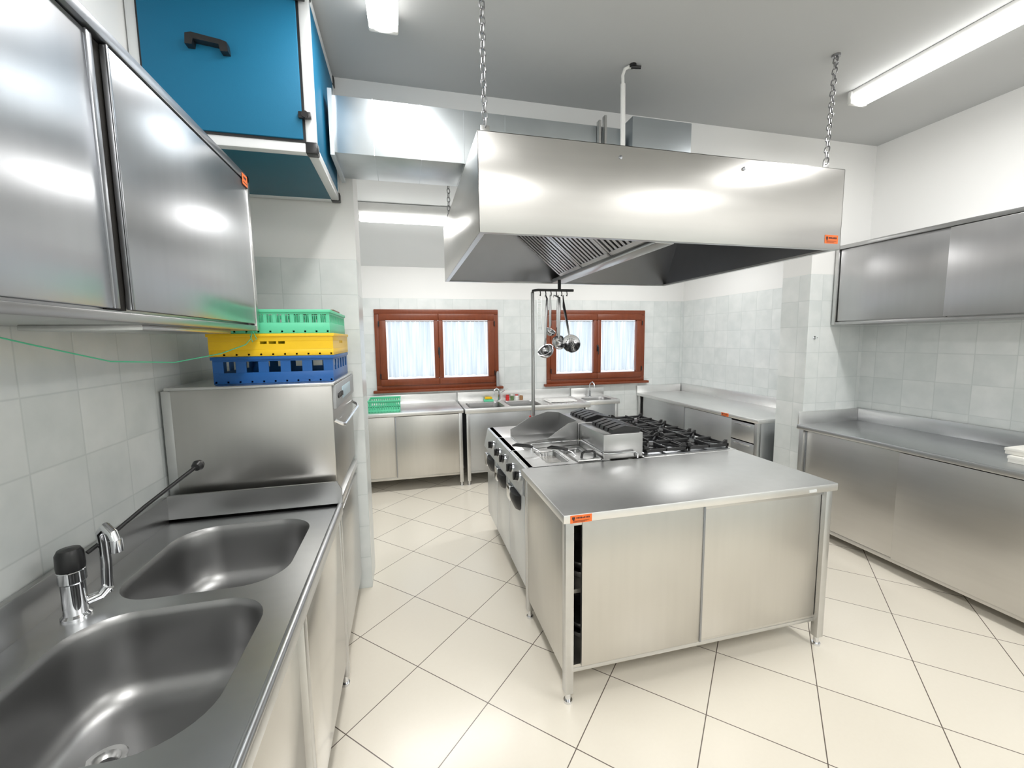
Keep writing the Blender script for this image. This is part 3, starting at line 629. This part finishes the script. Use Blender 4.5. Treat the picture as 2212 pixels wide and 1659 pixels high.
def rack(mat,z0,h,style,lab,x0=-.835,y0=2.15,s=.50,sy=None,name='dish_rack',group='plastic dish racks stacked on the dishwasher',teeth=False):
    sy=sy or s;x1,y1=x0+s,y0+sy;t=.006;b=B()
    rt=.022 if style!='solid' else .035
    lo=.03 if style!='windows' else .05
    for (a,c,e,g_) in ((x0,x1,y0,y0+t),(x0,x1,y1-t,y1),(x0,x0+t,y0+t,y1-t),(x1-t,x1,y0+t,y1-t)):
        b.box(a,c,e,g_,z0+h-rt,z0+h,.001);b.box(a,c,e,g_,z0,z0+(lo if style!='half' else h*.45),.001)
        horiz=(c-a)>(g_-e);L=(c-a) if horiz else (g_-e)
        if style in('lattice','half'):
            n=13;zl=z0+(.03 if style=='lattice' else h*.45)
            for i in range(n+1):
                u=(L-.014)*i/n
                if horiz:b.box(a+u,a+u+.014,e,g_,zl,z0+h-rt)
                else:b.box(a,c,e+u,e+u+.014,zl,z0+h-rt)
            if style=='lattice':
                if horiz:b.box(a,c,e,g_,z0+h*.45,z0+h*.5)
                else:b.box(a,c,e,g_,z0+h*.45,z0+h*.5)
        elif style=='windows':
            n=5
            for i in range(n+1):
                w=.042;u=(L-w)*i/n
                if horiz:b.box(a+u,a+u+w,e,g_,z0+lo,z0+h-rt)
                else:b.box(a,c,e+u,e+u+w,z0+lo,z0+h-rt)
        else:
            zz0,zz1=z0+.055,z0+h-rt
            cuts=[(.40,.455),(.47,.53),(.545,.60)];pr=0
            if horiz:b.box(a,c,e,g_,z0+.03,zz0)
            else:b.box(a,c,e,g_,z0+.03,zz0)
            for q0,q1 in cuts+[(1,1)]:
                if horiz:b.box(a+pr*L,a+q0*L,e,g_,zz0,zz1)
                else:b.box(a,c,e+pr*L,e+q0*L,zz0,zz1)
                pr=q1
    b.box(x0-.006,x1+.006,y0-.006,y0,z0+h-.014,z0+h,.001);b.box(x1,x1+.006,y0,y1,z0+h-.014,z0+h,.001)
    n=11
    for i in range(n):
        u=(s-.02)*i/(n-1)+.01;v=(sy-.02)*i/(n-1)+.01
        b.box(x0+u-.004,x0+u+.004,y0,y1,z0+.004,z0+.012);b.box(x0,x1,y0+v-.004,y0+v+.004,z0+.004,z0+.012)
    if teeth:
        for i in range(1,n-1):
            for j in range(1,n-1):
                b.cyl((x0+.01+(s-.02)*i/(n-1),y0+.01+(sy-.02)*j/(n-1),z0+.01),(x0+.01+(s-.02)*i/(n-1),y0+.01+(sy-.02)*j/(n-1),z0+h-.012),.0045,.003,6)
    return b.out(name,mat,None,label=lab,cat='dish rack',group=group)
rack(BLU,1.463,.122,'windows','dark blue plastic dish rack with square openings')
rack(YEL,1.586,.102,'solid','yellow plastic dish rack with three hand slots',x0=-.845,s=.515)
rack(GREEN,1.689,.108,'half','mint green plastic plate rack with upright teeth',x0=-.845,s=.505,teeth=True)
b=B();b.box(-.62,-.36,2.42,2.63,1.798,1.804,.001);b.box(-.62,-.36,2.42,2.425,1.804,1.815);b.box(-.62,-.36,2.625,2.63,1.804,1.815);b.box(-.62,-.615,2.425,2.625,1.804,1.815);b.box(-.365,-.36,2.425,2.625,1.804,1.815)
b.out('tray',BROWN,None,label='shallow brown plastic tray on the rack stack',cat='tray')
b=B();pts=[(-.66,2.13,1.70),(-.665,2.12,1.665),(-.68,2.10,1.64),(-.74,2.0,1.605),(-.82,1.8,1.58),(-.90,1.6,1.595),(-.97,1.42,1.65),(-1.02,1.3,1.69)]
b.tube(pts,.0022,6);b.tube([(-.66,2.135,1.70),(-.645,2.13,1.665),(-.66,2.125,1.65),(-.67,2.13,1.68)],.002,6);b.out('cord',GREEN,None,label='thin green cord hanging from the rack to the wall',cat='cord')
# ---------------------------------------------------------------- right counter
RM=steel('right_counter_steel',(.58,.57,.55),.34,(2,2,30),aniso=.4)
T,f=cabinet('base_cabinet','long stainless steel counter with sliding doors along the wall','-X',3.185,.55,2.845,.66,.905,[(2.07,2.79,.045),(1.30,2.085,.028),(.60,1.31,.045)],mat=RM,top=steel('right_worktop_steel',(.60,.61,.62),.30,(20,20,20)),zb=.07,extra_legs=())
ub('end_splashback',STW,T,f,2.83,2.845,.01,.645,.90,1.01,.004)
for k,(x0,x1,y0,y1,z0,z1) in enumerate(((3.36,3.66,1.30,1.63,.906,.945),(3.39,3.68,1.33,1.66,.947,.985))):
    b=B();b.box(x0,x1,y0,y1,z0,z1-.004,.002);b.box(x0-.003,x1+.003,y0-.003,y1+.003,z1-.018,z1,.002);b.out('carton',CARD,None,label='flat white cardboard carton on the counter',cat='box',group='cartons on the counter')
# ---------------------------------------------------------------- rear counters
hB=.88
T,f=cabinet('base_cabinet','stainless steel counter with sliding doors under the window','-Y',4.64,-1.0,.60,.685,hB,[(-.94,-.13,.045),(-.14,.55,.028)],mat=STV,zb=.13)
SB=steel('rear_sink_steel',(.46,.47,.48),.34,(2,2,30))
SB2=steel('corner_counter_steel',(.58,.59,.60),.36,(2,2,30))
T,f=cabinet('sink_unit','stainless steel double bowl sink counter under the windows','-Y',4.64,.615,2.12,.685,hB,[(.67,1.39,.03),(1.38,2.06,.045)],mat=SB,zb=.13,worktop=False)
T['category']='sink';S1=T
b=B();plate(b,[(.615,4.64),(2.12,4.64),(2.12,5.325),(.615,5.325)],[rrect(.68,1.10,4.72,5.14,.06),rrect(1.16,1.55,4.72,5.14,.06)],hB-.006)
b.box(.615,2.12,4.63,4.65,.83,hB+.004,.004);b.box(.615,.63,4.64,5.32,.83,hB+.004,.003);b.box(2.105,2.12,4.64,5.32,.83,hB+.004,.003)
for i in range(7):b.tube([(1.62+i*.06,4.72,hB-.005),(1.62+i*.06,5.12,hB-.005)],.005,6)
b.out('worktop',STW,T)
basin(T,.68,1.10,4.72,5.14,hB-.006,.2,.06,(.89,4.93));basin(T,1.16,1.55,4.72,5.14,hB-.006,.2,.06,(1.355,4.93))
sticker(T,f,1.97,0,.835,.10,.035)
T,f=cabinet('hand_wash_basin','small stainless steel hand wash basin unit','-Y',4.85,2.14,2.62,.475,.87,[(2.18,2.58,.03)],mat=SB,zb=.13,worktop=False)
T['category']='sink';S2=T
b=B();plate(b,[(2.14,4.85),(2.62,4.85),(2.62,5.325),(2.14,5.325)],[rrect(2.2,2.56,4.90,5.18,.08)],.866);b.box(2.14,2.62,4.845,4.855,.82,.874,.003);b.box(2.61,2.62,4.85,5.32,.82,.874);b.box(2.14,2.15,4.85,5.32,.82,.874);b.out('worktop',STW,T)
basin(T,2.2,2.56,4.90,5.18,.866,.14,.08,(2.38,5.04))
def tap(par,x,y,z,h,r,lab,ang=0,lever=True):
    b=B();b.lathe((x,y,z),[(.0005,0),(.026,0),(.026,.006),(.018,.012),(.017,.07),(.019,.08),(.0005,.085)]);T=b.out('tap',CHR,par,label=lab)
    dx,dy=math.sin(ang),-math.cos(ang);b=B()
    pts=[(x,y,z+.07),(x,y,z+h-r)]+[(x+dx*r*(1-math.cos(a)),y+dy*r*(1-math.cos(a)),z+h-r+r*math.sin(a)) for a in [math.pi*k/8 for k in range(1,9)]]+[(x+dx*2*r,y+dy*2*r,z+h-r-.03)]
    b.tube(pts,.009,10);b.out('spout',CHR,T)
    if lever:
        b=B();b.tube([(x,y,z+.085),(x+.02,y-.02,z+.10),(x+.10,y-.05,z+.16)],.005);b.out('lever',CHR,T)
tap(S1,1.13,5.22,hB-.006,.16,.05,'chrome swivel tap between the two bowls',-.9)
tap(S2,2.38,5.24,.866,.20,.045,'chrome gooseneck tap at the hand basin',.3,False)
T,f=cabinet('base_cabinet','stainless steel corner counter with drawer and sliding doors','-X',3.13,3.19,5.32,.715,hB,[(3.55,4.30,.03),(4.29,5.22,.045)],mat=SB2,zb=.13,extra_legs=())
ub('end_splashback',STW,T,f,5.305,5.32,.0,.695,.87,.98,.004)
for z0,z1 in ((.64,.82),(.40,.63),(.17,.39)):
    d=ub('drawer',SB2,T,f,3.25,3.54,.02,.045,z0,z1,.003);ub('handle',CHR,d,f,3.29,3.49,.012,.02,z1-.03,z1-.018,.002)
sticker(T,f,3.56,0.0,.843,.10,.033,True)
rack(GREEN,hB+.001,.13,'lattice','mint green plastic basket on the rear counter',x0=-.41,y0=4.70,s=.33,sy=.33,name='plastic_basket',group='plastic baskets on the rear counter')
b=B();b.box(.93,1.05,5.17,5.25,hB-.005,hB+.02,.006);b.out('sponge_tray',GREEN,None,label='green soap tray by the sink',cat='tray')
b=B();b.box(.945,1.035,5.18,5.24,hB+.021,hB+.05,.008);b.out('sponge',YEL,None,label='yellow washing sponge on green tray',cat='sponge')
for k,(x,m,l) in enumerate(((1.24,RED,'jar with red contents and metal lid'),(1.30,plain('glass_green',(.12,.2,.08),.2),'dark green small jar with lid'),(1.36,WPL,'white small jar with red lid'),(1.42,plain('amber_jar',(.35,.18,.08),.3),'short amber jar by the sink'))):
    T=thing('jar',l,'jar',(x,5.22,hB-.005),'jars behind the rear sink');b=B();b.lathe((x,5.22,hB-.005),[(.0005,0),(.022,0),(.024,.006),(.024,.045),(.018,.052),(.018,.056)]);b.out('glass_body',m,T);b=B();b.lathe((x,5.22,hB+.051),[(.019,0),(.020,.004),(.020,.012),(.0005,.013)]);b.out('lid',WPL if k%2 else RED,T)
b=B();b.box(1.66,2.02,4.80,5.06,hB+.001,hB+.012,.004);b.box(1.68,2.0,4.82,5.04,hB+.012,hB+.02,.004);b.out('cutting_board',WPL,None,label='white plastic chopping board on the drainer',cat='chopping board')
b=B();b.lathe((1.13,YB-.045,wz0+.002),[(.0005,0),(.018,0),(.018,.16),(.012,.185),(.006,.19),(.0005,.195)]);b.out('spray_bottle',GREY,None,label='slim grey bottle on the window sill',cat='bottle')
b=B();b.lathe((3.32,YP,1.53+.1),[(.014,0),(.014,.006),(.004,.008),(.004,.03),(.0005,.031)],(0,-1,0));b.out('wall_hook',CHR,None,label='small metal hook on the tiled pillar',cat='hook')
# ---------------------------------------------------------------- lights
def fixture(x0,x1,y0,y1,z,power,lab,ax='y',tilt=0):
    T=thing('ceiling_light',lab,'ceiling light',((x0+x1)/2,(y0+y1)/2,z),'fluorescent ceiling lights')
    b=B();b.box(x0+.01,x1-.01,y0+.01,y1-.01,z-.045,z+(.06 if ax=='x' else 0),.01);b.out('housing',WPL,T)
    b=B()
    if ax=='y':
        xc=(x0+x1)/2;w=(x1-x0)/2
        poly=[(xc+w*math.cos(a),z-.04-.055*math.sin(a)) for a in [math.pi*k/12 for k in range(13)]]
        b.prism(poly,'y',y0+.03,y1-.03)
    else:
        yc=(y0+y1)/2;w=(y1-y0)/2
        poly=[(yc+w*math.cos(a),z-.04-.055*math.sin(a)) for a in [math.pi*k/12 for k in range(13)]]
        b.prism(poly,'x',x0+.03,x1-.03)
    b.out('diffuser',EM,T)
    for s in (0,1):
        if ax=='y':bx('end_cap',WPL,T,x0,x1,(y0 if s==0 else y1-.03),(y0+.03 if s==0 else y1),z-.085,z-.002,.012)
        else:bx('end_cap',WPL,T,(x0 if s==0 else x1-.03),(x0+.03 if s==0 else x1),y0,y1,z-.085,z-.002,.012)
    L=bpy.data.lights.new('tube_light','AREA');L.shape='RECTANGLE';L.energy=power;L.color=(1,.99,.97)
    if ax=='y':L.size=x1-x0;L.size_y=y1-y0-.1
    else:L.size=x1-x0-.1;L.size_y=y1-y0
    o=bpy.data.objects.new('tube_lamp',L);C.objects.link(o);o.parent=T;o.location=(0,0,-.105)
    return T
lab='long fluorescent ceiling light with clear diffuser'
fixture(2.81,2.95,.95,2.29,ZC,16,lab);fixture(-.115,.025,.95,2.29,ZC,18,lab)
fill_lab='wide unseen ceiling light panel added as fill'
fixture(2.60,3.15,-1.5,-.06,ZC,28,fill_lab);fixture(-.35,.25,-1.5,-.06,ZC,30,fill_lab)  # unseen panels behind the camera, added as soft fill light
T=fixture(-.38,1.06,-.07+4.15,.07+4.15,zc(4.22)-.03,22,lab,'x')
T=fixture(1.9,3.34,-.07+4.15,.07+4.15,zc(4.22)-.03,14,lab,'x')  # out of view behind the hood, added to brighten the rear room
# ---------------------------------------------------------------- world
w=bpy.data.worlds.new('world');bpy.context.scene.world=w;w.use_nodes=True
bg=w.node_tree.nodes['Background'];bg.inputs[0].default_value=(.82,.91,1,1);bg.inputs[1].default_value=1.9
# ---------------------------------------------------------------- camera
yaw,pit,rol=map(math.radians,(13.993,6.054,-.698))
Fv=Vector((math.sin(yaw)*math.cos(pit),math.cos(yaw)*math.cos(pit),-math.sin(pit)))
R0=Vector((math.cos(yaw),-math.sin(yaw),0));U0=R0.cross(Fv)
Rv=R0*math.cos(rol)+U0*math.sin(rol);Uv=U0*math.cos(rol)-R0*math.sin(rol)
cam=bpy.data.cameras.new('camera');cam.sensor_width=36;cam.lens=916.3*36/2212;cam.clip_start=.02
co=bpy.data.objects.new('camera',cam);C.objects.link(co)
co.matrix_world=Matrix(((Rv.x,Uv.x,-Fv.x,0),(Rv.y,Uv.y,-Fv.y,0),(Rv.z,Uv.z,-Fv.z,1.65),(0,0,0,1)))
bpy.context.scene.camera=co
vs=bpy.context.scene.view_settings;vs.view_transform='Standard';vs.look='None';vs.exposure=0.06
